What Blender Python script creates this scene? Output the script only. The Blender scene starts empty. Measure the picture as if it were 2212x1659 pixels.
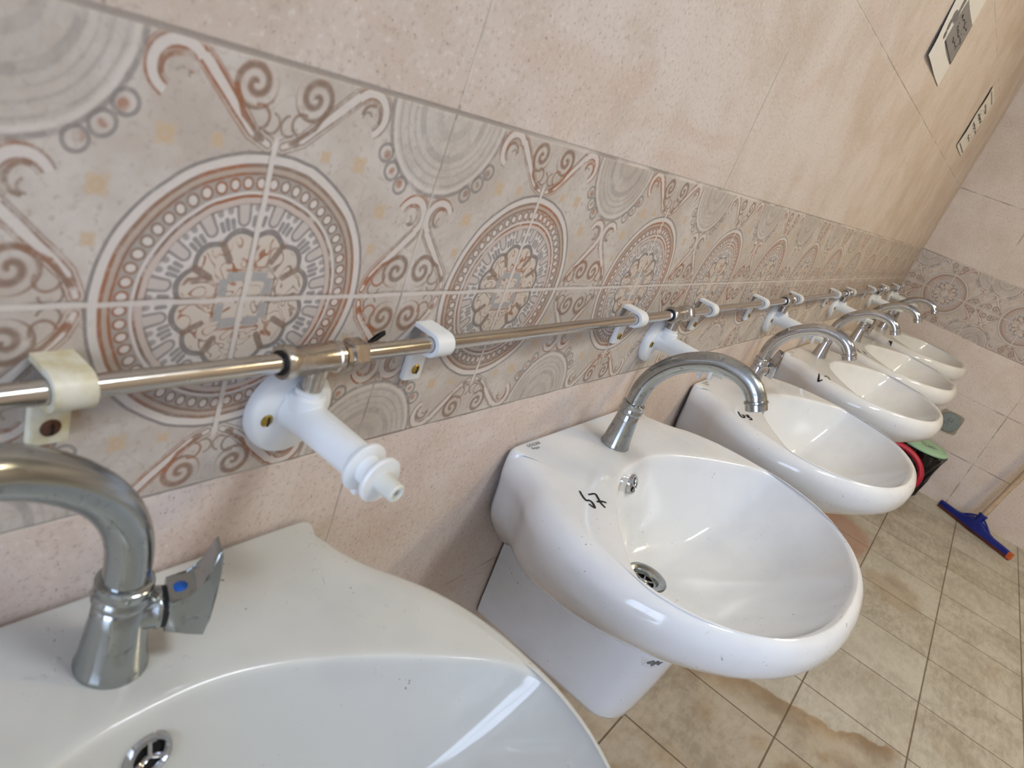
import bpy, bmesh, math, random
from math import pi, sin, cos, radians
from mathutils import Vector, Matrix

random.seed(7)
scene = bpy.context.scene
col = scene.collection

# ------------------------------------------------------------------ camera, world, exposure
cam_data = bpy.data.cameras.new('camera')
cam = bpy.data.objects.new('camera', cam_data)
col.objects.link(cam)
RIGHT = Vector((0.57396, -0.74408, 0.34196))
DOWN = Vector((-0.12793, -0.49360, -0.86023))
FWD = Vector((0.80886, 0.44999, -0.37848))
FWD.normalize(); RIGHT = (RIGHT - FWD * RIGHT.dot(FWD)).normalized(); DOWN = FWD.cross(RIGHT).normalized()
cam.matrix_world = Matrix(((RIGHT.x, -DOWN.x, -FWD.x, -0.2796),
                           (RIGHT.y, -DOWN.y, -FWD.y, -0.3688),
                           (RIGHT.z, -DOWN.z, -FWD.z, 1.1092),
                           (0, 0, 0, 1)))
cam_data.sensor_fit = 'HORIZONTAL'
cam_data.sensor_width = 36.0
cam_data.lens = 36.0 * 1511.2 / 2212.0
cam_data.clip_start = 0.02
cam_data.dof.use_dof = True
cam_data.dof.focus_distance = 1.15
cam_data.dof.aperture_fstop = 9.0
scene.camera = cam

world = bpy.data.worlds.new('world')
scene.world = world
world.use_nodes = True
world.node_tree.nodes['Background'].inputs[0].default_value = (0.9, 0.95, 1.0, 1)
world.node_tree.nodes['Background'].inputs[1].default_value = 0.15
scene.view_settings.view_transform = 'Standard'
scene.view_settings.look = 'None'
scene.view_settings.gamma = 1.0
scene.view_settings.use_curve_mapping = False
scene.view_settings.exposure = 0.0

# the light the room has: colour x strength of the daylight in the windows and of the ceiling lamps
LIGHT = {'day_rear': (4.2, 5.1, 6.9), 'lamp_near': (33.0, 35.5, 37.0), 'lamp_far': (50.0, 41.0, 25.0)}
scene.cycles.adaptive_threshold = 0.05
scene.cycles.max_bounces = 6
scene.cycles.diffuse_bounces = 2
scene.cycles.glossy_bounces = 3
scene.cycles.transmission_bounces = 1
scene.cycles.caustics_reflective = False
scene.cycles.caustics_refractive = False

# room (metres): sink wall is y = 0, end wall is x = XE, floor z = 0
XE, XR, YR, ZC = 3.7208, -2.3, -2.7, 2.75
BAND = 0.921          # centre line of the patterned tile band
CELL = 0.3
DECK = 0.70           # height of the basins' decks

# ------------------------------------------------------------------ node expression helpers
class Ex:
    nt = None
    def __init__(self, s): self.s = s
    def __add__(a, b): return mth('ADD', a, b)
    __radd__ = __add__
    def __sub__(a, b): return mth('SUBTRACT', a, b)
    def __rsub__(a, b): return mth('SUBTRACT', b, a)
    def __mul__(a, b): return mth('MULTIPLY', a, b)
    __rmul__ = __mul__
    def __truediv__(a, b): return mth('DIVIDE', a, b)
    def __neg__(a): return mth('MULTIPLY', a, -1.0)

def put(sock, v):
    if isinstance(v, Ex): Ex.nt.links.new(v.s, sock)
    else: sock.default_value = v

def mth(op, a, b=None, c=None, clamp=False):
    n = Ex.nt.nodes.new('ShaderNodeMath'); n.operation = op; n.use_clamp = clamp
    put(n.inputs[0], a)
    if b is not None: put(n.inputs[1], b)
    if c is not None: put(n.inputs[2], c)
    return Ex(n.outputs[0])

def vabs(a): return mth('ABSOLUTE', a)
def vmin(a, b): return mth('MINIMUM', a, b)
def vmax(a, b): return mth('MAXIMUM', a, b)
def fract(a): return mth('FRACT', a)
def clamp01(a): return mth('ADD', a, 0.0, clamp=True)
def hyp(a, b): return mth('SQRT', a * a + b * b)
def smooth(v, lo, hi):
    n = Ex.nt.nodes.new('ShaderNodeMapRange'); n.interpolation_type = 'SMOOTHSTEP'
    put(n.inputs['Value'], v); n.inputs['From Min'].default_value = lo; n.inputs['From Max'].default_value = hi
    return Ex(n.outputs[0])
def below(v, edge, soft): # 1 where v < edge
    n = Ex.nt.nodes.new('ShaderNodeMapRange'); n.interpolation_type = 'SMOOTHSTEP'
    put(n.inputs['Value'], v); n.inputs['From Min'].default_value = edge - soft; n.inputs['From Max'].default_value = edge + soft
    n.inputs['To Min'].default_value = 1.0; n.inputs['To Max'].default_value = 0.0
    return Ex(n.outputs[0])
def stroke(d, w, soft=0.0018): return below(vabs(d), w, soft)
def within(v, lo, hi, soft=0.002): return smooth(v, lo - soft, lo + soft) * below(v, hi, soft)
def mix(c1, c2, f):
    n = Ex.nt.nodes.new('ShaderNodeMix'); n.data_type = 'RGBA'
    put(n.inputs[0], f)
    for i, c in ((6, c1), (7, c2)):
        if isinstance(c, Ex): Ex.nt.links.new(c.s, n.inputs[i])
        else: n.inputs[i].default_value = (c[0], c[1], c[2], 1)
    return Ex(n.outputs[2])
def vec(x, y, z):
    n = Ex.nt.nodes.new('ShaderNodeCombineXYZ'); put(n.inputs[0], x); put(n.inputs[1], y); put(n.inputs[2], z)
    return Ex(n.outputs[0])
def noise(v, scale, detail=2.0, rough=0.5, dist=0.0, color=False):
    n = Ex.nt.nodes.new('ShaderNodeTexNoise'); put(n.inputs['Vector'], v)
    n.inputs['Scale'].default_value = scale; n.inputs['Detail'].default_value = detail
    n.inputs['Roughness'].default_value = rough; n.inputs['Distortion'].default_value = dist
    return Ex(n.outputs['Color' if color else 'Fac'])
def coords():
    t = Ex.nt.nodes.new('ShaderNodeTexCoord'); s = Ex.nt.nodes.new('ShaderNodeSeparateXYZ')
    Ex.nt.links.new(t.outputs['Object'], s.inputs[0])
    return Ex(t.outputs['Object']), Ex(s.outputs[0]), Ex(s.outputs[1]), Ex(s.outputs[2])

def srgb(r, g, b):
    f = lambda c: c / 12.92 if c <= 0.04045 else ((c + 0.055) / 1.055) ** 2.4
    return (f(r / 255), f(g / 255), f(b / 255))

def new_mat(name):
    m = bpy.data.materials.new(name); m.use_nodes = True
    Ex.nt = m.node_tree
    return m, m.node_tree.nodes['Principled BSDF']

def simple(name, color, rough=0.5, metal=0.0, spec=0.5, coat=0.0, var=0.0, scale=30.0, bump=0.0, dark=None):
    """principled material with a little noise in its colour and surface"""
    m, b = new_mat(name)
    v, x, y, z = coords()
    n = noise(v, scale, 4.0, 0.6)
    c = mix(dark or tuple(k * (1 - var) for k in color), color, smooth(n, 0.3, 0.7))
    put(b.inputs['Base Color'], c)
    b.inputs['Roughness'].default_value = rough
    b.inputs['Metallic'].default_value = metal
    b.inputs['Specular IOR Level'].default_value = spec
    b.inputs['Coat Weight'].default_value = coat
    b.inputs['Coat Roughness'].default_value = 0.05
    if bump:
        bn = Ex.nt.nodes.new('ShaderNodeBump'); bn.inputs['Strength'].default_value = bump; bn.inputs['Distance'].default_value = 0.002
        put(bn.inputs['Height'], n); Ex.nt.links.new(bn.outputs[0], b.inputs['Normal'])
    return m

# ------------------------------------------------------------------ tile materials
def ornament(U, V, base, vv):
    """patterned band: U, V in cell units, a medallion at every whole U"""
    cream = base
    wob = noise(vv, 26.0, 2.0, 0.5) - 0.5
    wob2 = noise(vv, 31.0, 2.0, 0.5, 0.3) - 0.5
    X = U - mth('FLOOR', U + 0.5) + wob * 0.010
    Y = V + wob2 * 0.010
    ax, ay = vabs(X), vabs(Y)
    a, b = vmax(ax, ay), vmin(ax, ay)
    r = hyp(X, Y)
    th = mth('ARCTAN2', Y, X)
    wear = smooth(noise(vv, 55.0, 3.0, 0.65), 0.28, 0.52)       # worn print
    huge = smooth(noise(vv, 14.0, 2.0, 0.5), 0.40, 0.62)        # rust / grey patches in the print
    RUST, TAUPE, GREY, TAN = srgb(158, 98, 62), srgb(138, 116, 101), srgb(132, 124, 120), srgb(200, 177, 148)
    PALE, BAND_C, DARK = srgb(216, 206, 197), srgb(182, 164, 149), srgb(112, 90, 76)
    line = mix(TAUPE, RUST, huge)
    c = cream
    # grey ghost medallions on the cell corners
    rc = hyp(0.5 - ax, 0.5 - ay)
    cn = noise(vv, 40.0, 3.0, 0.7)
    c = mix(c, srgb(178, 168, 158), below(rc, 0.205, 0.006) * (0.10 + 0.40 * smooth(cn, 0.4, 0.7)))
    for rr, w, o in ((0.217, 0.0055, 0.70), (0.190, 0.0035, 0.35), (0.166, 0.0035, 0.35), (0.145, 0.003, 0.30), (0.118, 0.010, 0.40), (0.06, 0.012, 0.25)):
        c = mix(c, GREY, stroke(rc - rr, w, 0.003) * wear * o)
    c = mix(c, PALE, stroke(rc - 0.204, 0.005, 0.002) * 0.6)
    # small tan blossoms
    for fb, fa, s in ((0.228, 0.330, 0.022), (0.128, 0.336, 0.015), (0.06, 0.372, 0.0)):
        if s:
            dx, dy = b - fb, a - fa
            rr = hyp(dx, dy); lobes = mth('COSINE', mth('ARCTAN2', dy, dx) * 4.0) * (-0.20 * s) + s
            c = mix(c, TAN, below(rr - lobes, 0.0, 0.003) * 0.75)
            c = mix(c, srgb(200, 166, 126), stroke(rr - s * 0.45, s * 0.16, 0.002) * 0.5)
    # beads round the ghosts
    for bb, ba in ((0.300, 0.372), (0.331, 0.333)):
        dx, dy = b - bb, a - ba
        d = hyp(dx, dy)
        c = mix(c, GREY, stroke(d - 0.021, 0.0042) * 0.75)
        c = mix(c, line, below(hyp(dx - 0.004, dy + 0.004), 0.011, 0.004) * 0.7 * wear)
    # S scroll: straight stem and hooked end
    def seg(px, py, qx, qy):
        ex, ey = qx - px, qy - py
        t = mth('DIVIDE', (b - px) * ex + (a - py) * ey, ex * ex + ey * ey, clamp=True)
        return hyp(b - px - t * ex, a - py - t * ey)
    def hook(cx, cy, rad, dirx, diry, gate):
        dx, dy = b - cx, a - cy
        rr = hyp(dx, dy)
        side = (dx * dirx + dy * diry) / vmax(rr, 0.001)
        return vabs(rr - rad) + smooth(side, gate - 0.02, gate + 0.02) * 0.2
    stem = vmin(vmin(seg(0.018, 0.344, 0.062, 0.362), seg(0.062, 0.362, 0.178, 0.474)), hook(0.222, 0.446, 0.046, -0.75, -0.66, 0.30))
    fat = smooth(a, 0.335, 0.46)
    c = mix(c, line, below(stem - fat * 0.006, 0.0095, 0.002) * (0.75 + 0.25 * huge) * wear)
    c = mix(c, PALE, below(stem - fat * 0.004, 0.0050, 0.002) * 0.95)
    c = mix(c, line, stroke(stem - fat * 0.003 - 0.0155, 0.0018, 0.0015) * below(b - a, -0.18, 0.02) * 0.7 * wear)
    inner = hook(0.226, 0.440, 0.026, -0.2, -0.98, 0.2)
    c = mix(c, line, stroke(inner, 0.0045, 0.002) * 0.85 * wear)
    inner2 = hook(0.215, 0.437, 0.012, 0.3, -0.95, 0.0)
    c = mix(c, TAUPE, stroke(inner2, 0.003, 0.002) * 0.7 * wear)
    # volute
    dx, dy = b - 0.070, a - 0.450
    rho = hyp(dx, dy)
    sp = fract(rho / 0.0300 + mth('ARCTAN2', dy, dx) / (2 * pi) + 0.15)
    edge = below(rho, 0.049, 0.003)
    vol = stroke(sp - 0.5, 0.30, 0.06) * edge
    c = mix(c, line, vol * 0.55)
    c = mix(c, TAUPE, stroke(sp - 0.5, 0.17, 0.05) * edge * 0.85)
    tail = vmin(seg(0.034, 0.352, 0.085, 0.390), seg(0.085, 0.390, 0.110, 0.440))
    c = mix(c, line, stroke(tail, 0.0055, 0.002) * 0.9 * wear)
    sprig = hook(0.050, 0.392, 0.022, 0.9, -0.3, 0.2)
    c = mix(c, line, stroke(sprig, 0.0035, 0.002) * 0.8)
    sprig2 = hook(0.022, 0.385, 0.020, 0.9, 0.4, 0.3)
    c = mix(c, TAUPE, stroke(sprig2, 0.003, 0.002) * 0.8)
    c = mix(c, line, below(hyp(b - 0.045, a - 0.355), 0.010, 0.004) * 0.8)
    # medallion
    disc = below(r, 0.300, 0.002)
    c = mix(c, GREY, stroke(r - 0.326, 0.0045) * 0.85)
    c = mix(c, PALE, stroke(r - 0.313, 0.010, 0.002))
    c = mix(c, BAND_C, within(r, 0.245, 0.302))
    c = mix(c, line, stroke(r - 0.302, 0.0042) * 0.9)
    c = mix(c, line, stroke(r - 0.284, 0.0035) * 0.9)
    c = mix(c, srgb(166, 158, 150), within(r, 0.2465, 0.281) * 0.8)
    fb = fract(th * (56 / (2 * pi))) - 0.5
    bd = hyp(fb * 0.0296, (r - 0.264) * 0.85)
    c = mix(c, line, below(bd, 0.0125, 0.002))
    c = mix(c, PALE, below(bd, 0.0082, 0.002))
    c = mix(c, srgb(216, 206, 199), within(r, 0.160, 0.246))
    c = mix(c, srgb(200, 182, 170), within(r, 0.219, 0.234) * 0.9)
    c = mix(c, line, stroke(r - 0.236, 0.0035) * wear)
    c = mix(c, TAUPE, stroke(r - 0.218, 0.0025) * wear * 0.8)
    tg = fract(th * (16 / (2 * pi)))
    f1 = vabs(tg - 0.5) * 0.0746                  # distance across a tongue
    f2 = 0.0373 - f1
    tongue = mth('SQRT', f1 * f1 + vmin(r - 0.186, 0.0) * vmin(r - 0.186, 0.0))
    tin = within(r, 0.160, 0.219)
    c = mix(c, GREY, below(tongue, 0.0155, 0.0022) * tin * 0.85)
    c = mix(c, srgb(200, 188, 179), below(tongue, 0.0095, 0.002) * tin)
    lobe = vmin(hyp(f2, vmax(vabs(r - 0.184) - 0.010, 0.0)), hyp(f2 - 0.0125, vmax(vabs(r - 0.182) - 0.008, 0.0)))
    c = mix(c, srgb(146, 140, 137), below(lobe, 0.0052, 0.0018) * tin * 0.95)
    fork = hyp(f2 - 0.010, (r - 0.212) * 0.7)
    c = mix(c, GREY, below(fork, 0.0062, 0.002) * tin * 0.7)
    # rosette
    sc = vabs(mth('SINE', th * 6.0))
    R = 0.146 + sc * 0.017
    c = mix(c, GREY, stroke(r - R, 0.0070) * 0.95)
    c = mix(c, srgb(210, 196, 181), below(r - R, -0.0075, 0.002))
    sq = noise(vec(X * 1.0, Y * 1.0, 0.0), 13.0, 1.0, 0.5, 1.3)
    lines = stroke(fract(sq * 6.0) - 0.5, 0.11, 0.05) * below(r - R, -0.012, 0.004)
    c = mix(c, line, lines * 0.9 * wear)
    g12 = vabs(fract(th * (12 / (2 * pi)) + 0.5) - 0.5) * (2 * pi / 12)
    drop = hyp(g12 * r, vmax(vabs(r - 0.126) - 0.020, 0.0))
    c = mix(c, TAUPE, below(drop, 0.0082, 0.002) * 0.9)
    m1 = vmax(ax, ay)
    c = mix(c, srgb(166, 163, 160), within(m1, 0.044, 0.066) * below(b, 0.050, 0.003) * smooth(b, 0.006, 0.012) * 0.95)
    c = mix(c, line, stroke(m1 - 0.070, 0.003) * below(b, 0.055, 0.004) * 0.8 * wear)
    c = mix(c, line, below(hyp(b, a - 0.088), 0.013, 0.004) * 0.6 * wear)
    # printed joints through the medallion
    ins = below(r, 0.335, 0.003)
    c = mix(c, DARK, stroke(Y - 0.007, 0.0035, 0.002) * 0.55 * smooth(wob + 0.5, 0.4, 0.55))
    c = mix(c, PALE, stroke(Y, 0.0055, 0.002) * 0.9)
    c = mix(c, DARK, stroke(X + 0.007, 0.003, 0.002) * 0.35 * ins)
    c = mix(c, PALE, stroke(X, 0.0060, 0.002) * below(ay, 0.36, 0.01))
    return c

def tile_joints(v, u, z, joints):
    wig = (noise(v, 60.0, 2.0, 0.6) - 0.5) * 0.0006
    dist = None
    for z0 in joints['h']:
        d = vabs(z - z0 + wig)
        if abs(z0 - 1.0715) < .001: d = d * 0.62
        dist = d if dist is None else vmin(dist, d)
    period, phase = joints['v']
    dv = vabs(fract((u - phase) / period + 0.5) - 0.5) * period
    return below(vmin(dist, dv), joints.get('width', 0.0011), 0.0007)

def finish_tile(bsdf, v, c, joint, dirt, pits, v0x=None):
    jn = smooth(noise(v, 7.0, 3.0, 0.7), 0.42, 0.6)
    if v0x is not None: jn = vmax(jn, below(v0x[0], 0.30, 0.12) * below(vabs(v0x[1] - 1.0715), 0.006, 0.001))
    c = mix(c, mix(srgb(216, 204, 190), srgb(138, 126, 118), jn * dirt), joint * 0.9)
    put(bsdf.inputs['Base Color'], c)
    bsdf.inputs['Roughness'].default_value = 0.46
    bsdf.inputs['Specular IOR Level'].default_value = 0.35
    bn = Ex.nt.nodes.new('ShaderNodeBump'); bn.inputs['Strength'].default_value = 0.6; bn.inputs['Distance'].default_value = 0.0014
    put(bn.inputs['Height'], noise(v, 120.0, 3.0, 0.75) * 0.9 - joint * 0.9 - pits * 0.3)
    Ex.nt.links.new(bn.outputs[0], bsdf.inputs['Normal'])

def plain_tiles(name, axis, joints, lower):
    """marbled beige tile; the courses under the band are pinker than those above it"""
    m, bsdf = new_mat(name)
    v, x, y, z = coords()
    u = x if axis == 'x' else -y
    fine = noise(v, 190.0, 2.0, 0.6)
    med = noise(v, 9.0, 5.0, 0.65, 0.3)
    if lower:
        c = mix(srgb(216, 196, 182), srgb(228, 213, 203), smooth(med, 0.35, 0.65))
        c = mix(c, srgb(204, 176, 164), smooth(noise(v, 3.1, 3.0, 0.6, 0.5), 0.50, 0.72) * 0.45)
    else:
        big = noise(v, 2.3, 3.0, 0.55, 0.4)
        streak = noise(vec(x * 3.0, y * 3.0, z * 7.0) if axis == 'x' else v, 1.6, 4.0, 0.6, 0.8)
        c = mix(srgb(198, 180, 163), srgb(219, 206, 196), smooth(big * 0.55 + med * 0.45, 0.36, 0.62))
        c = mix(c, srgb(208, 184, 167), smooth(streak, 0.50, 0.74) * 0.65)
        c = mix(c, srgb(228, 218, 210), smooth(noise(v, 34.0, 3.0, 0.7), 0.60, 0.80) * 0.55)
    if axis == 'y': c = mix(c, srgb(238, 226, 214), 0.35)
    pits = smooth(noise(v, 260.0, 1.0, 0.5), 0.66, 0.74)
    c = mix(c, srgb(140, 116, 100), pits * 0.6)
    c = mix(c, srgb(170, 150, 135), smooth(fine, 0.54, 0.72) * 0.5)
    c = mix(c, srgb(233, 224, 216), below(fine, 0.36, 0.08) * 0.45)
    finish_tile(bsdf, v, c, tile_joints(v, u, z, joints), joints['dirt'], pits, (x, z) if axis == 'x' and not lower else None)
    return m

def band_tiles(name, axis, joints):
    m, bsdf = new_mat(name)
    v, x, y, z = coords()
    u = x if axis == 'x' else -y
    fine = noise(v, 190.0, 2.0, 0.6)
    c = mix(srgb(190, 177, 164), srgb(208, 198, 188), smooth(noise(v, 12.0, 4.0, 0.65), 0.35, 0.65))
    c = mix(c, srgb(168, 152, 138), smooth(fine, 0.54, 0.72) * 0.55)
    plain = c
    c = mix(c, srgb(188, 174, 162), stroke(noise(v, 17.0, 2.0, 0.6, 0.8) - 0.5, 0.008, 0.006) * 0.5)
    if axis == 'x':
        U = u / CELL
    else:
        # the end wall: first tile is cut at the corner, second one starts with another phase
        first = below(u, 0.3336, 0.0005)
        U = (u - 0.186) / CELL * first + (u - 0.542) / CELL * (1.0 - first)
    c = ornament(U, (z - BAND) / CELL, c, v)
    c = mix(c, plain, smooth(noise(v, 150.0, 3.0, 0.7), 0.46, 0.70) * 0.26)
    finish_tile(bsdf, v, c, tile_joints(v, u, z, joints), joints['dirt'], fine, (x, z) if axis == 'x' else None)
    return m

J_SINK = {'h': (0.167, 0.470, 0.771, 1.0715, 1.381, 1.694, 2.005, 2.316), 'v': (0.604, 0.150), 'dirt': 0.8}
J_END = {'h': (0.2475, 0.5225, 0.768, 1.073, 1.381, 1.679, 1.985, 2.29), 'v': (0.367, 0.3336), 'dirt': 1.0, 'width': 0.0020}
MAT_WALL = [plain_tiles('sink_wall_lower_tiles', 'x', J_SINK, True), band_tiles('sink_wall_patterned_tiles', 'x', J_SINK), plain_tiles('sink_wall_upper_tiles', 'x', J_SINK, False)]
MAT_END = [plain_tiles('end_wall_lower_tiles', 'y', J_END, True), band_tiles('end_wall_patterned_tiles', 'y', J_END), plain_tiles('end_wall_upper_tiles', 'y', J_END, False)]

def floor_tiles():
    m, bsdf = new_mat('floor_tiles')
    v, x, y, z = coords()
    s, px, py = 0.2755, 1.2745, -0.4955
    ux, uy = (x - px) / s, (y - py) / s
    dx = vabs(fract(ux + 0.5) - 0.5) * s
    dy = vabs(fract(uy + 0.5) - 0.5) * s
    wn = Ex.nt.nodes.new('ShaderNodeTexWhiteNoise'); wn.noise_dimensions = '2D'
    put(wn.inputs['Vector'], vec(mth('FLOOR', ux), mth('FLOOR', uy), 0.0))
    rnd = Ex(wn.outputs['Value'])
    n1 = noise(v, 6.0, 5.0, 0.65, 0.5); n2 = noise(vec(x * 1.0, y * 2.6, 0.0), 22.0, 5.0, 0.7, 0.4)
    c = mix(srgb(160, 152, 136), srgb(198, 193, 181), smooth(n1 * 0.55 + n2 * 0.45, 0.36, 0.62))
    c = mix(c, srgb(206, 203, 193), smooth(rnd, 0.2, 0.9) * 0.35)
    c = mix(c, srgb(146, 124, 98), smooth(noise(v, 75.0, 4.0, 0.75), 0.60, 0.72) * 0.45)
    c = mix(c, srgb(160, 140, 114), smooth(noise(v, 3.2, 4.0, 0.7, 0.6), 0.54, 0.70) * 0.45)
    # the wet, brown-stained strip near the basins
    e = (noise(v, 5.0, 4.0, 0.6, 0.4) - 0.5) * 0.16
    q = x + y * 0.45 + e * 1.3
    rim = smooth(q, 1.10, 1.20)
    stain = below(q, 1.215, 0.008) * within(y, -0.75, 0.02, 0.02) * (0.40 + 0.60 * vmax(rim, smooth(noise(v, 4.0, 3.0, 0.6), 0.50, 0.66)))
    stain = vmax(stain, below(hyp((x - 2.42) * 0.8, (y + 0.62) * 1.15) + e, 0.10, 0.03) * 0.6)
    c = mix(c, mix(srgb(128, 98, 62), srgb(166, 138, 100), smooth(n1, 0.35, 0.65)), stain * 0.75)
    red = below(hyp((x - 2.62) * 0.75, (y + 0.33) * 1.0) + e * 0.6, 0.17, 0.03) * below(vabs(y + 0.2), 0.30, 0.02)
    c = mix(c, srgb(172, 128, 108), red * 0.7)
    joint = below(vmin(dx, dy), 0.0021, 0.0010)
    c = mix(c, srgb(92, 72, 52), joint * 0.85)
    put(bsdf.inputs['Base Color'], c)
    put(bsdf.inputs['Roughness'], mth('MULTIPLY_ADD', stain, -0.14, 0.42))
    bsdf.inputs['Specular IOR Level'].default_value = 0.45
    bn = Ex.nt.nodes.new('ShaderNodeBump'); bn.inputs['Strength'].default_value = 0.4; bn.inputs['Distance'].default_value = 0.0015
    put(bn.inputs['Height'], n2 * 0.5 - joint)
    Ex.nt.links.new(bn.outputs[0], bsdf.inputs['Normal'])
    return m
MAT_FLOOR = floor_tiles()

def ceramic(name, tint, dirt):
    m, b = new_mat(name)
    v, x, y, z = coords()
    c = mix(tint, tuple(k * 0.93 for k in tint), smooth(noise(v, 9.0, 3.0, 0.6), 0.4, 0.7))
    big = smooth(noise(v, 14.0, 3.0, 0.6), 0.5, 0.66)
    speck = smooth(noise(v, 210.0, 1.0, 0.4), 0.735 - 0.01 * dirt, 0.765) * big
    c = mix(c, srgb(110, 92, 66), speck * 0.75)
    rust = smooth(noise(v, 60.0, 3.0, 0.6), 0.66, 0.78) * smooth(noise(v, 7.0, 1.0), 0.56, 0.68)
    c = mix(c, srgb(176, 150, 104), rust * 0.30 * dirt)
    put(b.inputs['Base Color'], c)
    b.inputs['Roughness'].default_value = 0.12
    drops = smooth(noise(v, 120.0, 1.0, 0.4), 0.66, 0.74) * smooth(noise(v, 8.0, 2.0, 0.6), 0.50, 0.62)
    bn = Ex.nt.nodes.new('ShaderNodeBump'); bn.inputs['Strength'].default_value = 0.5; bn.inputs['Distance'].default_value = 0.0008
    put(bn.inputs['Height'], drops); Ex.nt.links.new(bn.outputs[0], b.inputs['Normal'])
    b.inputs['Specular IOR Level'].default_value = 0.5
    b.inputs['Coat Weight'].default_value = 0.4; b.inputs['Coat Roughness'].default_value = 0.04
    return m
MAT_CERAMIC = ceramic('glazed_ceramic', srgb(238, 238, 238), 0.6)
MAT_CERAMIC_OLD = ceramic('glazed_ceramic_grimy', srgb(214, 213, 207), 1.8)

def chrome(name, color, rough, spots):
    m, b = new_mat(name)
    v, x, y, z = coords()
    sp = smooth(noise(v, 150.0, 3.0, 0.6), 0.56, 0.72)
    film = smooth(noise(v, 22.0, 3.0, 0.6), 0.4, 0.7)
    put(b.inputs['Base Color'], mix(color, tuple(k * 0.72 for k in color), sp * spots))
    put(b.inputs['Roughness'], mth('ADD', mth('MULTIPLY_ADD', sp, 0.22 * spots, rough), film * (0.12 * spots)))
    b.inputs['Metallic'].default_value = 1.0
    return m
MAT_CHROME = chrome('chrome', (0.52, 0.52, 0.53), 0.07, 0.5)
MAT_CHROME_WORN = chrome('chrome_limescaled', (0.40, 0.42, 0.42), 0.15, 1.0)
MAT_NICKEL = chrome('nickel_pipe', (0.54, 0.505, 0.465), 0.14, 0.6)
MAT_BRASSY = chrome('nickel_fitting', (0.52, 0.475, 0.42), 0.20, 1.0)
MAT_PLASTIC = simple('white_plastic', srgb(236, 236, 234), 0.34, var=0.03)
MAT_PLASTIC_OLD = simple('yellowed_plastic', srgb(232, 228, 210), 0.40, var=0.0, scale=55.0, dark=srgb(206, 192, 146))
MAT_NYLON = simple('nylon_tip', srgb(222, 220, 208), 0.42, var=0.06)
MAT_SCREW = simple('brass_screw', srgb(190, 160, 80), 0.35, 0.9, var=0.45, scale=300.0)
MAT_RUSTY = simple('rusty_screw', srgb(104, 66, 44), 0.75, 0.2, var=0.55, scale=300.0, bump=0.5)
MAT_BLACK = simple('black_rubber', srgb(24, 24, 26), 0.5, var=0.3)
MAT_HOLE = simple('dark_hole', srgb(18, 17, 16), 0.8, var=0.3)
MAT_INK = simple('black_marker', srgb(20, 20, 22), 0.5, var=0.3)
MAT_GREYINK = simple('grey_print', srgb(120, 118, 116), 0.6, var=0.2)
MAT_BLUE_DOT = simple('blue_cap', srgb(20, 96, 186), 0.3, var=0.1)
MAT_PAPER = simple('white_paper', srgb(226, 222, 216), 0.75, var=0.03)
MAT_BOARD = simple('grey_printed_board', srgb(140, 136, 133), 0.7, var=0.16, scale=18.0)
MAT_BLUE = simple('blue_plastic', srgb(30, 46, 138), 0.38, var=0.25, scale=40.0)
MAT_ORANGE = simple('orange_rubber', srgb(216, 104, 44), 0.5, var=0.2)
MAT_RUBBER = simple('dull_red_rubber', srgb(134, 66, 48), 0.6, var=0.25)
MAT_WOOD = simple('raw_wood', srgb(208, 182, 152), 0.65, var=0.3, scale=26.0, bump=0.5)
MAT_BAG = simple('black_bin_bag', srgb(15, 15, 17), 0.24, var=0.4, scale=14.0, bump=0.9)
MAT_GREEN = simple('mint_plastic', srgb(176, 216, 182), 0.42, var=0.05)
MAT_RED = simple('red_hose', srgb(200, 30, 56), 0.35, var=0.12)
MAT_GREYCAP = simple('grey_plastic', srgb(136, 142, 138), 0.5, var=0.12)
MAT_MORTAR = simple('mortar', srgb(176, 164, 146), 0.85, var=0.25, scale=60.0, bump=0.5)
MAT_CEILING = simple('ceiling_paint', srgb(236, 232, 224), 0.8, var=0.03)

def emitter(name):
    m, b = new_mat(name)
    top = max(LIGHT[name])
    b.inputs['Base Color'].default_value = (0.8, 0.8, 0.8, 1)
    b.inputs['Emission Color'].default_value = (*[k / max(top, 1e-6) for k in LIGHT[name]], 1)
    b.inputs['Emission Strength'].default_value = top
    return m

# ------------------------------------------------------------------ mesh helpers
def mesh_from(bm, name, mat, smooth_shade=True):
    bmesh.ops.recalc_face_normals(bm, faces=bm.faces[:])
    me = bpy.data.meshes.new(name)
    bm.to_mesh(me); bm.free()
    for mm in (mat if isinstance(mat, (list, tuple)) else [mat]): me.materials.append(mm)
    if smooth_shade:
        me.polygons.foreach_set('use_smooth', [True] * len(me.polygons))
        me.set_sharp_from_angle(angle=radians(42))
    return me

def link(name, data, parent=None, loc=(0, 0, 0), rotz=0.0):
    o = bpy.data.objects.new(name, data)
    col.objects.link(o)
    if parent is not None: o.parent = parent
    o.location = loc
    if rotz: o.rotation_euler = (0, 0, rotz)
    return o

def thing(name, label, cat, loc=(0, 0, 0), rotz=0.0, group=None, data=None):
    o = link(name, data, None, loc, rotz)
    o['label'] = label; o['category'] = cat
    if group: o['group'] = group
    return o

def structure(name, me):
    o = link(name, me); o['kind'] = 'structure'
    return o

def box(bm, x0, x1, y0, y1, z0, z1, bevel=0.0, seg=2):
    r = bmesh.ops.create_cube(bm, size=1.0)
    vs = r['verts']
    for v in vs:
        v.co = Vector(((x0 + x1) / 2 + v.co.x * (x1 - x0), (y0 + y1) / 2 + v.co.y * (y1 - y0), (z0 + z1) / 2 + v.co.z * (z1 - z0)))
    if bevel:
        es = list({e for v in vs for e in v.link_edges})
        bmesh.ops.bevel(bm, geom=es, offset=bevel, segments=seg, affect='EDGES', profile=0.5)

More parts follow.
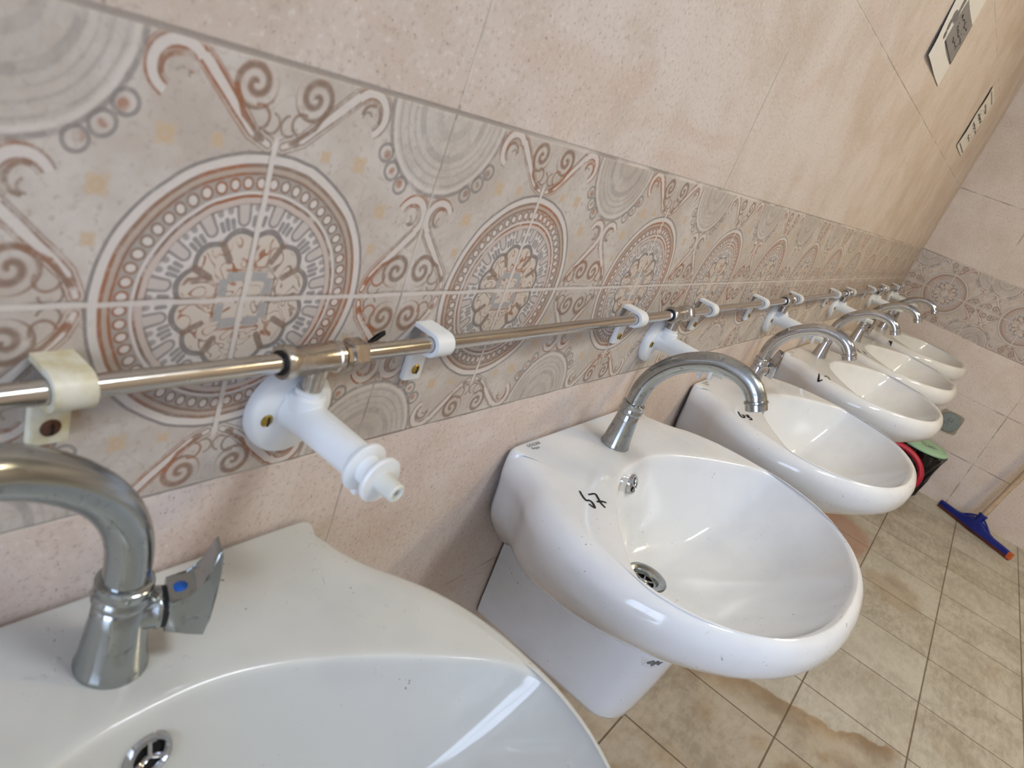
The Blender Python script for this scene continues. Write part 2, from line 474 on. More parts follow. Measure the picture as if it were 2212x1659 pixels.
def frame_for(d):
    d = Vector(d).normalized()
    up = Vector((0, 0, 1)) if abs(d.z) < 0.95 else Vector((1, 0, 0))
    a = d.cross(up).normalized(); b = a.cross(d).normalized()
    return a, b, d

def lathe(bm, prof, origin=(0, 0, 0), axis=(0, 0, 1), n=32, cap=True):
    """prof: (radius, distance along axis)"""
    a, b, d = frame_for(axis); o = Vector(origin)
    rings = []
    for r, h in prof:
        rings.append([bm.verts.new(o + d * h + (a * cos(2 * pi * i / n) + b * sin(2 * pi * i / n)) * max(r, 1e-5)) for i in range(n)])
    for k in range(len(rings) - 1):
        for i in range(n):
            bm.faces.new((rings[k][i], rings[k][(i + 1) % n], rings[k + 1][(i + 1) % n], rings[k + 1][i]))
    if cap:
        bm.faces.new(rings[0]); bm.faces.new(list(reversed(rings[-1])))

def catmull(pts, per=8):
    P = [Vector(p) for p in pts]; out = []
    for i in range(len(P) - 1):
        p0 = P[i - 1] if i else P[0] * 2 - P[1]
        p1, p2 = P[i], P[i + 1]
        p3 = P[i + 2] if i + 2 < len(P) else P[-1] * 2 - P[-2]
        for k in range(per):
            t = k / per
            out.append(0.5 * ((2 * p1) + (p2 - p0) * t + (2 * p0 - 5 * p1 + 4 * p2 - p3) * t * t + (3 * p1 - p0 - 3 * p2 + p3) * t ** 3))
    out.append(P[-1]); return out

def tube(bm, pts, rad, n=20, cap=True):
    """rad: number or function of 0..1"""
    P = [Vector(p) for p in pts]
    rings = []; prev = None
    for i, p in enumerate(P):
        t = (P[min(i + 1, len(P) - 1)] - P[max(i - 1, 0)]).normalized()
        if prev is None: a = frame_for(t)[0]
        else: a = (prev - t * prev.dot(t)).normalized()
        prev = a; b = t.cross(a)
        r = rad(i / (len(P) - 1)) if callable(rad) else rad
        rings.append([bm.verts.new(p + (a * cos(2 * pi * k / n) + b * sin(2 * pi * k / n)) * r) for k in range(n)])
    for k in range(len(rings) - 1):
        for i in range(n):
            bm.faces.new((rings[k][i], rings[k][(i + 1) % n], rings[k + 1][(i + 1) % n], rings[k + 1][i]))
    if cap:
        bm.faces.new(rings[0]); bm.faces.new(list(reversed(rings[-1])))

def ribbon(bm, pts, width, to3d, thick=0.0004, ends=0.5):
    """pen stroke: 2d points swept with a width, laid on a surface by to3d(u, v, lift)"""
    P = catmull([(p[0], p[1], 0) for p in pts], 5) if len(pts) > 2 else [Vector((p[0], p[1], 0)) for p in pts]
    rows = []
    for i, p in enumerate(P):
        t = (P[min(i + 1, len(P) - 1)] - P[max(i - 1, 0)])
        t = t.normalized() if t.length > 1e-9 else Vector((1, 0, 0))
        nrm = Vector((-t.y, t.x, 0))
        w = width * 0.5 * (ends + (1 - ends) * sin(pi * (i + 0.5) / len(P)))
        l, r = p + nrm * w, p - nrm * w
        rows.append([bm.verts.new(to3d(l.x, l.y, 0)), bm.verts.new(to3d(l.x, l.y, thick)), bm.verts.new(to3d(r.x, r.y, thick)), bm.verts.new(to3d(r.x, r.y, 0))])
    for a, b in zip(rows, rows[1:]):
        for k in range(4):
            bm.faces.new((a[k], a[(k + 1) % 4], b[(k + 1) % 4], b[k]))
    bm.faces.new(rows[0]); bm.faces.new(list(reversed(rows[-1])))

# ------------------------------------------------------------------ room
def tiled_wall(name, x0, x1, y0, y1, mats):
    """one wall, its three courses (lower, patterned band, upper) as material zones"""
    bm = bmesh.new()
    for k, (z0, z1) in enumerate(((-0.05, BAND - 0.15), (BAND - 0.15, BAND + 0.15), (BAND + 0.15, ZC))):
        before = set(bm.faces)
        box(bm, x0, x1, y0, y1, z0, z1)
        for f in set(bm.faces) - before: f.material_index = k
    structure(name, mesh_from(bm, name, mats, False))
tiled_wall('wall_left', XR, XE + 0.12, 0.0, 0.12, MAT_WALL)
tiled_wall('wall_end', XE, XE + 0.12, YR, 0.0, MAT_END)
bm = bmesh.new(); box(bm, XR - 0.12, XE, YR - 0.12, 0.0, -0.10, 0.0); structure('floor', mesh_from(bm, 'floor', MAT_FLOOR, False))
bm = bmesh.new(); box(bm, XR - 0.12, XE + 0.12, YR - 0.12, 0.12, ZC, ZC + 0.1); structure('ceiling', mesh_from(bm, 'ceiling', MAT_CEILING, False))

def wall_with_holes(name, mat, fixed, t0, t1, lo, hi, holes):
    """wall across x (fixed='y') or y (fixed='x') with window openings at the same height"""
    bm = bmesh.new()
    h0, h1 = holes[0][2:]
    edges = [lo] + [e for h in holes for e in h[:2]] + [hi]
    parts = [(edges[k], edges[k + 1], -0.05, ZC) for k in range(0, len(edges), 2)]
    for h in holes: parts += [(h[0], h[1], -0.05, h0), (h[0], h[1], h1, ZC)]
    for a, b, c, d in parts:
        if fixed == 'y': box(bm, a, b, t0, t1, c, d)
        else: box(bm, t0, t1, a, b, c, d)
    return structure(name, mesh_from(bm, name, mat, False))
DOOR = (-1.65, -0.35, 0.0, 2.35)     # wide glazed door behind the camera, full of daylight
MAT_FAR_TILE = simple('far_wall_tiles', srgb(204, 192, 182), 0.5, var=0.08, scale=4.0)
bm = bmesh.new(); box(bm, XR - 0.12, XE + 0.12, YR - 0.12, YR, -0.05, ZC); structure('wall_right', mesh_from(bm, 'wall_right', MAT_FAR_TILE, False))
wall_with_holes('wall_rear', MAT_FAR_TILE, 'x', XR - 0.12, XR, YR, 0.12, [DOOR])
MAT_FRAME = simple('window_frame_white', srgb(235, 235, 233), 0.4, var=0.03)
def glazed_door(name, t, w0, w1, h0, h1, light):
    fr = bmesh.new(); s = 0.05
    for a, b, c, d in ((w0, w1, h0, h0 + s), (w0, w1, h1 - s, h1), (w0, w0 + s, h0, h1), (w1 - s, w1, h0, h1), ((w0 + w1) / 2 - s / 2, (w0 + w1) / 2 + s / 2, h0, h1)):
        box(fr, t - 0.06, t - 0.01, a, b, c, d)
    o = structure(name, mesh_from(fr, name, MAT_FRAME, False))
    pb = bmesh.new(); box(pb, t - 0.045, t - 0.035, w0 + .001, w1 - .001, h0, h1)
    link('pane', mesh_from(pb, 'pane', emitter(light), False), o)
glazed_door('door_1', XR, *DOOR, 'day_rear')

def ceiling_lamp(x, y, label, light):
    bm = bmesh.new(); box(bm, -0.32, 0.32, -0.17, 0.17, -0.05, 0.0, 0.008)
    t = thing('ceiling_lamp', label, 'lamp', (x, y, ZC), 0, None, mesh_from(bm, 'lamp_housing', MAT_FRAME))
    bm = bmesh.new(); box(bm, -0.30, 0.30, -0.15, 0.15, -0.062, -0.0505, 0.004)
    link('diffuser', mesh_from(bm, 'diffuser', emitter(light)), t)
ceiling_lamp(0.6, -1.3, 'cool white lamp on the ceiling above the near basins', 'lamp_near')
ceiling_lamp(2.1, -1.7, 'warm white lamp on the ceiling above the far basins', 'lamp_far')

# ------------------------------------------------------------------ washbasin
OUTER = [(0, -.003), (.06, -.003), (.12, -.003), (.150, -.003), (.174, -.004), (.188, -.010), (.194, -.024), (.202, -.045), (.216, -.066), (.236, -.088), (.254, -.120),
         (.266, -.155), (.272, -.195), (.271, -.235), (.260, -.283), (.236, -.332), (.196, -.379), (.140, -.416), (.072, -.437), (0, -.443)]
OUTER_OLD = [(0, -.003), (.06, -.003), (.12, -.003), (.172, -.003), (.195, -.004), (.207, -.011), (.211, -.027), (.215, -.046), (.224, -.068)] + OUTER[9:]
BOWL = [(0, -.110), (.028, -.111), (.056, -.116), (.082, -.125), (.106, -.136), (.128, -.148), (.148, -.160), (.166, -.172), (.184, -.185), (.202, -.199), (.219, -.213),
        (.233, -.228), (.241, -.243), (.243, -.260), (.234, -.298), (.212, -.338), (.175, -.372), (.126, -.397), (.065, -.413), (0, -.417)]
DRAIN = Vector((0, -.196)); DEPTH = 0.148

def half_to_loop(half, per):
    right = catmull([(p[0], p[1], 0) for p in half], per)
    left = [Vector((-p.x, p.y, 0)) for p in reversed(right[1:-1])]
    return [Vector((p.x, p.y)) for p in right] + [Vector((p.x, p.y)) for p in left]

def sstep(a, b, x):
    t = min(max((x - a) / (b - a), 0), 1); return t * t * (3 - 2 * t)

def basin_mesh(mat, outline):
    per = 3
    O = half_to_loop(outline, per); B = half_to_loop(BOWL, per)
    n = len(O)
    def normals(L):
        out = []
        for i in range(n):
            t = L[(i + 1) % n] - L[i - 1]
            out.append(Vector((t.y, -t.x)).normalized())   # pointing outwards or inwards
        s = 1 if out[n // 2].y < 0 else -1
        return [q * s for q in out]
    NO, NB = normals(O), normals(B)
    back = [sstep(-.20, -.03, O[i].y) for i in range(n)]       # 1 at the wall, 0 at the front
    wall = [sstep(-.010, -.0035, O[i].y) for i in range(n)]
    rings = []
    def ring(f): rings.append([f(i) for i in range(n)])
    # drain hole and bowl
    RD = 0.024
    def bowl(t):
        def f(i):
            d = (B[i] - DRAIN)
            ang = math.atan2(d.y, d.x)
            start = DRAIN + Vector((cos(ang), sin(ang))) * RD
            p = start.lerp(B[i], t)
            bk = sstep(-.300, -.185, B[i].y)
            front = 0.42 * t + 0.58 * t ** 3.2
            rear = 0.16 * t + 0.84 * t ** 3.6
            g = front * (1 - bk) + rear * bk
            return Vector((p.x, p.y, -DEPTH + (DEPTH - 0.010) * g))
        return f
    for h in (0.040, 0.026, 0.006): ring(lambda i, h=h: Vector((*(DRAIN + (B[i] - DRAIN).normalized() * RD * 0.96), -DEPTH - h)))
    for t in (0.0, 0.14, 0.28, 0.42, 0.56, 0.70, 0.82, 0.91, 0.97): ring(bowl(t))
    def lip(inset, z_back, z_front):
        def f(i):
            bk = sstep(-.28, -.21, B[i].y)
            p = B[i] + NB[i] * inset
            return Vector((p.x, p.y, z_back * bk + z_front * (1 - bk)))
        return f
    ring(lip(0.000, -.0045, -.0085)); ring(lip(0.0025, -.0010, -.0035)); ring(lip(0.007, 0.0, -.0005))
    # deck
    def rr(i):
        gap = (O[i] - B[i]).length
        r = 0.030 * (1 - wall[i]) + 0.005 * wall[i]
        return min(r, max(gap - 0.010, 0.006))
    def deck(t):
        def f(i):
            a = B[i] + NB[i] * 0.007; b = O[i] - NO[i] * rr(i)
            p = a.lerp(b, t); return Vector((p.x, p.y, 0.0))
        return f
    ring(deck(0.33)); ring(deck(0.66)); ring(deck(1.0))
    def roll(ang):
        def f(i):
            r = rr(i); q = radians(ang)
            p = O[i] - NO[i] * r * (1 - sin(q)); h = r * 1.0 if wall[i] > .5 else 0.026 + 0.2 * r
            return Vector((p.x, p.y, -h * (1 - cos(q))))
        return f
    for ang in (25, 50, 72, 90): ring(roll(ang))
    def under(z, kf, kb):
        def f(i):
            w = back[i]
            k = kf * (1 - w) + kb * w
            y = O[i].y * (kf * (1 - w) + 1.0 * w)
            if O[i].y > -.005: y = -.003
            return Vector((O[i].x * k, min(y, -.003), z))
        return f
    for z, kf, kb in ((-.050, .992, .965), (-.064, .965, .955), (-.082, .915, .945), (-.102, .85, .925), (-.122, .77, .85), (-.145, .67, .74), (-.170, .55, .61), (-.192, .44, .46), (-.200, .40, .42)):
        ring(under(z, kf, kb))
    bm = bmesh.new()
    V = [[bm.verts.new(p) for p in r] for r in rings]
    for k in range(len(V) - 1):
        for i in range(n):
            bm.faces.new((V[k][i], V[k][(i + 1) % n], V[k + 1][(i + 1) % n], V[k + 1][i]))
    bm.faces.new(V[0]); bm.faces.new(V[-1])
    me = mesh_from(bm, 'basin', mat)
    return me

def pedestal_mesh(mat):
    bm = bmesh.new(); rings = []
    def sec(z, hw, yf, r):
        pts = [(-hw, -.004), (-hw, yf + r)]
        for k in range(1, 6): pts.append((-hw + r - r * cos(pi / 2 * k / 6), yf + r - r * sin(pi / 2 * k / 6)))
        pts += [(-hw + r, yf), (hw - r, yf)]
        for k in range(1, 6): pts.append((hw - r + r * sin(pi / 2 * k / 6), yf + r - r * cos(pi / 2 * k / 6)))
        pts += [(hw, yf + r), (hw, -.004)]
        rings.append([bm.verts.new((x, y, z)) for x, y in pts])
    sec(-.150, .080, -.300, .045); sec(-.20, .076, -.292, .045); sec(-.26, .073, -.284, .044); sec(-.31, .071, -.276, .044); sec(-.338, .068, -.270, .042)
    sec(-.350, .062, -.262, .036); sec(-.356, .050, -.246, .028)
    n = len(rings[0])
    for a, b in zip(rings, rings[1:]):
        for i in range(n):
            bm.faces.new((a[i], a[(i + 1) % n], b[(i + 1) % n], b[i]))
    bm.faces.new(rings[-1])                       # open at the top, inside the basin
    return mesh_from(bm, 'pedestal', mat)

def drain_mesh():
    bm = bmesh.new()
    lathe(bm, [(.0, -.012), (.0165, -.012), (.0175, -.0115), (.0185, -.004), (.0205, -.0005), (.0265, .0012), (.0305, .0015), (.0322, .0005), (.0322, -.002), (.02, -.003), (.018, -.016), (0, -.016)], n=40, cap=False)
    return mesh_from(bm, 'drain_flange', MAT_CHROME_WORN)
def strainer_mesh():
    bm = bmesh.new()
    lathe(bm, [(.0155, -.0095), (.0182, -.0085), (.0182, -.006), (.0155, -.0065), (.0155, -.0095)], n=36, cap=False)
    for k in range(6):
        a = 2 * pi * k / 6 + 0.3
        tube(bm, [(cos(a) * .003, sin(a) * .003, -.0075), (cos(a) * .0165, sin(a) * .0165, -.0075)], .0018, 8)
    lathe(bm, [(0, -.010), (.0055, -.010), (.0055, -.0062), (.004, -.0052), (.0, -.0056)], n=20, cap=False)
    return mesh_from(bm, 'strainer', MAT_CHROME_WORN)
def drain_hole_mesh():
    bm = bmesh.new(); lathe(bm, [(0, -.0105), (.0163, -.0105), (.0163, -.0115), (0, -.0115)], n=32, cap=False)
    return mesh_from(bm, 'drain_hole', MAT_HOLE)
def overflow_mesh():
    bm = bmesh.new()
    lathe(bm, [(.0095, .000), (.0095, .003), (.0115, .0055), (.0140, .0050), (.0152, .003), (.0152, -.004), (.0095, -.004), (.0095, 0)], (0, 0, 0), (0, -1, 0), 36, False)
    for k in range(3):
        a = 2 * pi * k / 3 + pi / 2
        tube(bm, [(0, -.0025, 0), (cos(a) * .0105, -.0025, sin(a) * .0105)], .0019, 8)
    return mesh_from(bm, 'overflow_ring', MAT_CHROME)
def overflow_hole_mesh():
    bm = bmesh.new(); lathe(bm, [(0, -.001), (.0096, -.001), (.0096, .0006), (0, .0006)], (0, 0, 0), (0, -1, 0), 28, False)
    return mesh_from(bm, 'overflow_hole', MAT_HOLE)

from mathutils.bvhtree import BVHTree
def deck_tree(me):
    """the finished (smoothed) basin surface, to lay writing on"""
    ob = bpy.data.objects.new('deck_probe', me); col.objects.link(ob)
    sub = ob.modifiers.new('smooth', 'SUBSURF'); sub.levels = 2
    t = BVHTree.FromObject(ob, bpy.context.evaluated_depsgraph_get())
    bpy.data.objects.remove(ob)
    return t
def deck_point(u, v, lift):
    hit = DECK_TREE.ray_cast(Vector((u, v, 1)), Vector((0, 0, -1)))
    return Vector((u, v, (hit[0].z if hit[0] else 0.0) + 0.00025 + lift))
def deck_mark(strokes, width):
    bm = bmesh.new()
    for s in strokes: ribbon(bm, s, width, deck_point, 0.0003, 0.7)
    return mesh_from(bm, 'handwritten_number', MAT_INK, False)

def text_mesh(name, lines, size, mat, place):
    """lettering as a flat mesh; place(x, y) gives the 3d point"""
    cu = bpy.data.curves.new(name, 'FONT'); cu.body = lines; cu.size = size; cu.extrude = 0.0; cu.space_line = 0.85
    ob = bpy.data.objects.new(name, cu); col.objects.link(ob)
    dg = bpy.context.evaluated_depsgraph_get()
    me = bpy.data.meshes.new_from_object(ob.evaluated_get(dg))
    bpy.data.objects.remove(ob); bpy.data.curves.remove(cu)
    for v in me.vertices: v.co = place(v.co.x, v.co.y)
    me.materials.clear(); me.materials.append(mat)
    return me

ME_BASIN = basin_mesh(MAT_CERAMIC, OUTER); ME_BASIN_OLD = basin_mesh(MAT_CERAMIC_OLD, OUTER_OLD)
DECK_TREE = deck_tree(ME_BASIN)
def mark_place(x, y):
    # printed on the back left corner of the deck, read from the basin's left side
    a = radians(-3)
    return deck_point(-.152 + x * cos(a) - y * sin(a), -.0150 + x * sin(a) + y * cos(a), 0.0002)
ME_MARK = text_mesh('maker_mark', 'GOLSAR\n Aqua', 0.0078, MAT_GREYINK, mark_place)

ME_PED = pedestal_mesh(MAT_CERAMIC)
ME_DRAIN, ME_STRAIN, ME_DHOLE, ME_OVER, ME_OHOLE = drain_mesh(), strainer_mesh(), drain_hole_mesh(), overflow_mesh(), overflow_hole_mesh()

SINKS = [  # x of the centre, label, handwritten strokes
    (-.085, 'large grimy white ceramic washbasin nearest the camera, cut off by the frame', []),
    (.612, 'whole white ceramic washbasin marked 57, second in the row',
     [[(-.1672, -.1094), (-.1728, -.1168), (-.1766, -.1249), (-.1721, -.1279), (-.1729, -.1328), (-.1782, -.1391), (-.1799, -.1383), (-.1798, -.1313)],
      [(-.1621, -.1198), (-.1512, -.1229), (-.1536, -.1283), (-.1607, -.1376), (-.1642, -.1466)], [(-.1644, -.1341), (-.157, -.1366), (-.1522, -.1415)]]),
    (1.258, 'white ceramic washbasin marked 63, third in the row behind the 57 basin',
     [[(-.1977, -.1118), (-.211, -.1203), (-.216, -.1266), (-.2092, -.1288), (-.1995, -.1248), (-.2052, -.1222)],
      [(-.1939, -.1266), (-.1845, -.1296), (-.1985, -.1322), (-.1914, -.1353), (-.1983, -.141), (-.2068, -.1382)]]),
    (1.965, 'white ceramic washbasin with two short pen strokes, fourth in the row above the red hose',
     [[(-.2242, -.12), (-.2507, -.1307), (-.2475, -.139)], [(-.2281, -.1362), (-.2118, -.1401), (-.2338, -.154)]]),
    (2.585, 'white ceramic washbasin, fifth in the row, last but one before the end wall',
     [[(-.1747, -.1047), (-.2079, -.1212), (-.204, -.125)], [(-.1548, -.1209), (-.1628, -.1268), (-.1827, -.1383)]]),
    (3.280, 'farthest white ceramic washbasin, last in the row beside the end wall',
     [[(-.235, -.1239), (-.2555, -.1357)], [(-.2431, -.1339), (-.2650, -.1516)]]),
]
OVF_LOC, OVF_TILT = (0, -.1145, -.036), radians(-18)
for i, (sx, label, strokes) in enumerate(SINKS):
    t = thing('washbasin', label, 'sink', (sx, 0, DECK), 0, 'washbasins in the row')
    if i == 1: SECOND = t
    o = link('basin', ME_BASIN if i else ME_BASIN_OLD, t)
    sub = o.modifiers.new('smooth', 'SUBSURF'); sub.levels = 1; sub.render_levels = 2
    p = link('pedestal', ME_PED, t)
    d = link('drain', ME_DRAIN, t, (DRAIN.x, DRAIN.y, -DEPTH + .001)); link('strainer', ME_STRAIN, d); link('drain_hole', ME_DHOLE, d)
    v = link('overflow_ring', ME_OVER, t, OVF_LOC); v.rotation_euler = (OVF_TILT, 0, 0); link('overflow_hole', ME_OHOLE, v)
    if i: link('maker_mark', ME_MARK, t)
    if strokes:
        k = link('handwritten_number', deck_mark(strokes, .0034 if i < 2 else .0046), t); k['label'] = 'black marker handwriting on the deck'

# torn sticker on the second basin's pedestal
def ped_side(y, z):
    """left face of the pedestal near its rounded front edge"""
    k = max(0.0, (-.246 - y) / .045)
    return -.0745 - .0010 + .045 * (1 - math.sqrt(max(0.0, 1 - min(k, 0.98) ** 2)))
bm = bmesh.new()
poly = [(-.256, -.205), (-.270, -.194), (-.286, -.182), (-.285, -.194), (-.281, -.207), (-.272, -.216), (-.260, -.217)]
front = [bm.verts.new((ped_side(y, z) - .0008, y, z)) for y, z in poly]; rear = [bm.verts.new((ped_side(y, z), y, z)) for y, z in poly]
bm.faces.new(front); bm.faces.new(list(reversed(rear)))
for k in range(len(poly)): bm.faces.new((front[k], front[(k + 1) % len(poly)], rear[(k + 1) % len(poly)], rear[k]))
st = link('torn_sticker', mesh_from(bm, 'torn_sticker', MAT_PAPER, False), SECOND); st['label'] = 'scrap of a torn paper sticker'
bm = bmesh.new()
for a, b in (((-.266, -.210), (-.272, -.202)), ((-.271, -.211), (-.277, -.200)), ((-.277, -.207), (-.282, -.195))):
    ribbon(bm, [a, b], .0030, lambda u, v, l: Vector((ped_side(u, v) - .0010 - l, u, v)), ends=1)
link('print', mesh_from(bm, 'print', MAT_GREYINK, False), st)

# ------------------------------------------------------------------ taps
def sp(s, z): return Vector((0, -s, z))
SPOUT = [sp(0, .066), sp(0, .085), sp(.003, .105), sp(.012, .126), sp(.028, .147), sp(.052, .166), sp(.080, .179), sp(.109, .181), sp(.129, .175), sp(.1415, .1645), sp(.1465, .1560)]
def tap_body_mesh(mat):
    bm = bmesh.new()
    lathe(bm, [(.0, .0), (.0212, .0), (.0216, .0015), (.0208, .004), (.0196, .012), (.0178, .028), (.0163, .042), (.0158, .0535), (.0150, .0545)], n=40, cap=False)
    return mesh_from(bm, 'tap_body', mat)
def tap_collar_mesh(mat):
    bm = bmesh.new()
    lathe(bm, [(.012, .054), (.0160, .0545), (.0172, .0565), (.0172, .0600), (.0160, .0620), (.0160, .0640), (.0165, .0650), (.0165, .0700), (.0148, .0715), (.012, .0715)], n=40, cap=False)
    return mesh_from(bm, 'collar', mat)
def spout_mesh(mat):
    bm = bmesh.new()
    tube(bm, catmull(SPOUT, 6), .0133, 28)
    return mesh_from(bm, 'spout', mat)
def aerator_mesh(mat):
    bm = bmesh.new()
    d = (SPOUT[-1] - SPOUT[-2]).normalized(); o = SPOUT[-1] - d * .004
    lathe(bm, [(.0133, 0), (.0150, .0005), (.0154, .003), (.0140, .0042), (.0140, .0120), (.0125, .0130), (.0120, .0100), (.0, .0100)], o, d, 32, False)
    return mesh_from(bm, 'aerator', mat)
def valve_stub_mesh(mat):
    bm = bmesh.new()
    lathe(bm, [(.0130, .006), (.0128, .0185), (.0134, .0192), (.0134, .0212), (.0128, .0220), (.0122, .0232), (.0, .0232)], (0, 0, .0445), (1, 0, 0), 28, False)
    return mesh_from(bm, 'valve_stub', mat)
def valve_seal_mesh():
    bm = bmesh.new(); lathe(bm, [(0, .0228), (.0130, .0228), (.0130, .0248), (0, .0248)], (0, 0, .0445), (1, 0, 0), 28, False)
    return mesh_from(bm, 'seal_ring', MAT_BLACK)
def handle_mesh(mat):
    """cap whose outer face runs up into a thin lever: a side profile given width"""
    bm = bmesh.new()
    prof = [(.0246, .0335), (.038, .0300), (.0492, .0262), (.0508, .039), (.0516, .060), (.0521, .078), (.0520, .0885), (.0500, .0940), (.0476, .0905),
            (.0462, .082), (.0445, .074), (.0415, .0660), (.0370, .0612), (.0246, .0590)]
    def half(x, z): return .0120 - .0042 * sstep(.05, .098, z)
    L = [bm.verts.new((x, -half(x, z), z)) for x, z in prof]; R = [bm.verts.new((x, half(x, z), z)) for x, z in prof]
    n = len(prof)
    bm.faces.new(L); bm.faces.new(list(reversed(R)))
    for k in range(n): bm.faces.new((L[k], L[(k + 1) % n], R[(k + 1) % n], R[k]))
    rim = [e for e in bm.edges if (e.verts[0].co.y > 0) == (e.verts[1].co.y > 0)]
    bmesh.ops.bevel(bm, geom=rim, offset=.0016, segments=3, affect='EDGES', profile=0.5)
    return mesh_from(bm, 'handle', mat)
def dot_mesh():
    bm = bmesh.new(); lathe(bm, [(0, .0), (.0048, .0), (.0048, .0012), (.0036, .0020), (0, .0021)], (.0325, 0, .0590), (0, 0, 1), 20, False)
    return mesh_from(bm, 'cold_dot', MAT_BLUE_DOT)

def tap_set(mat): return dict(body=tap_body_mesh(mat), collar=tap_collar_mesh(mat), spout=spout_mesh(mat), aerator=aerator_mesh(mat), stub=valve_stub_mesh(mat), handle=handle_mesh(mat))
TAP_W, TAP_N = tap_set(MAT_CHROME_WORN), tap_set(MAT_CHROME)
ME_SEAL, ME_DOT = valve_seal_mesh(), dot_mesh()
TAPS = [  # x, set, spout azimuth (0 = straight out), handle, label
    (-.088, TAP_W, -82, True, 'large limescaled chrome tap with blue-dotted lever, nearest the camera'),
    (.618, TAP_W, 0, False, 'leverless chrome swan-neck tap arching over the 57 basin'),
    (1.262, TAP_N, 0, True, 'chrome swan-neck tap with lever on the 63 basin'),
    (1.970, TAP_N, 0, False, 'shiny chrome tap on the fourth basin, arching before the far two taps'),
    (2.582, TAP_N, 0, True, 'chrome tap on the fifth basin, last but one before the end wall'),
    (3.282, TAP_N, 0, True, 'farthest chrome tap, its spout against the end wall pattern'),
]
for x, S, az, has_handle, label in TAPS:
    t = thing('tap', label, 'tap', (x, -.065, DECK), 0, 'chrome taps on the washbasins')
    link('body', S['body'], t); link('collar', S['collar'], t)
    s = link('spout', S['spout'], t); s.rotation_euler = (0, 0, radians(az))
    link('aerator', S['aerator'], s)
    if has_handle:
        h = radians(-22)
        q = link('valve_stub', S['stub'], t); q.rotation_euler = (0, 0, h)
        q = link('seal_ring', ME_SEAL, t); q.rotation_euler = (0, 0, h)
        q = link('handle', S['handle'], t); q.rotation_euler = (0, 0, h)
        c = link('cold_dot', ME_DOT, q); c['label'] = 'round blue cold-water dot'

# ------------------------------------------------------------------ supply pipe with its tees
PY, PZ, PR = -.022, .882, .0070
TEES = [.058, .752, 1.416, 2.155, 2.906, 3.468]
bm = bmesh.new()
tube(bm, [(-1.6, PY, PZ), (TEES[-1] + .02, PY, PZ)], PR, 24)
pipe = thing('water_pipe', 'long shiny nickel water pipe running along the patterned tile band', 'pipe', (0, 0, 0), 0, None, mesh_from(bm, 'water_pipe', MAT_NICKEL))
def tee_body_mesh():
    bm = bmesh.new()
    lathe(bm, [(.007, -.034), (.0118, -.034), (.0126, -.032), (.0126, -.026), (.0112, -.024), (.0112, .012), (.0124, .013), (.0124, .017), (.0100, .019), (.0085, .021), (.007, .021)], (0, PY, PZ), (1, 0, 0), 32, False)
    lathe(bm, [(.0092, 0), (.0092, -.014), (.0080, -.015), (.0080, -.030), (0, -.030)], (0, PY, PZ), (0, 0, 1), 24, False)
    return mesh_from(bm, 'tee_fitting', MAT_BRASSY)
def seal_mesh(x0, x1, r):
    bm = bmesh.new()
    lathe(bm, [(.0072, x0), (r, x0), (r, x1), (.0072, x1)], (0, PY, PZ), (1, 0, 0), 28, False)
    return mesh_from(bm, 'seal_ring', MAT_BLACK)
def nut_mesh():
    bm = bmesh.new()
    lathe(bm, [(.007, .0205), (.0105, .0205), (.0105, .026), (.0130, .027), (.0130, .040), (.0115, .042), (.007, .042)], (0, PY, PZ), (1, 0, 0), 6, False)
    return mesh_from(bm, 'hex_nut', MAT_BRASSY)
ME_TEE, ME_NUT = tee_body_mesh(), nut_mesh()
ME_SEALS = [seal_mesh(-.0350, -.0338, .0090), seal_mesh(.0188, .0200, .0106)]
for x in TEES:
    o = link('tee_fitting', ME_TEE, pipe, (x, 0, 0))
    link('hex_nut', ME_NUT, o)
    for me in ME_SEALS: link('seal_ring', me, o)

# ------------------------------------------------------------------ pipe clips
def clip_strap_mesh(mat):
    bm = bmesh.new(); w = .011; R0, R1 = PR + .0004, PR + .0046
    outer = [(0.0, PZ + R1)]; inner = [(0.0, PZ + R0)]
    for k in range(0, 13):
        a = pi / 2 - pi * k / 12
        outer.append((PY - R1 * cos(a), PZ + R1 * sin(a))); inner.append((PY - R0 * cos(a), PZ + R0 * sin(a)))
    outer.append((-.006, PZ - R1)); inner.append((-.003, PZ - R0))
    rows = []
    for (y1, z1), (y0, z0) in zip(outer, inner):
        rows.append([bm.verts.new((-w, y1, z1)), bm.verts.new((w, y1, z1)), bm.verts.new((w, y0, z0)), bm.verts.new((-w, y0, z0))])
    for a, b in zip(rows, rows[1:]):
        for k in range(4): bm.faces.new((a[k], a[(k + 1) % 4], b[(k + 1) % 4], b[k]))
    bm.faces.new(rows[0]); bm.faces.new(list(reversed(rows[-1])))
    box(bm, -w, w, -.0075, -.0002, PZ - .046, PZ - R1 + .001, .002, 2)     # screw tab
    return mesh_from(bm, 'strap', mat)
def screw_mesh(mat, y, z, r=.0048):
    bm = bmesh.new()
    lathe(bm, [(0, 0), (r, 0), (r, .0008), (r * .7, .0022), (0, .0026)], (0, y, z), (0, -1, 0), 20, False)
    return mesh_from(bm, 'screw', mat)
def slot_mesh(y, z, r=.0048):
    bm = bmesh.new(); box(bm, -.0007, .0007, y - .0030, y - .0022, z - r * .75, z + r * .75)
    return mesh_from(bm, 'screw_slot', MAT_HOLE, False)
CLIP_N, CLIP_O = clip_strap_mesh(MAT_PLASTIC), clip_strap_mesh(MAT_PLASTIC_OLD)
SCR_N, SCR_O, SLOT = screw_mesh(MAT_SCREW, -.0072, PZ - .034), screw_mesh(MAT_RUSTY, -.0072, PZ - .034, .0056), slot_mesh(-.0072, PZ - .034)
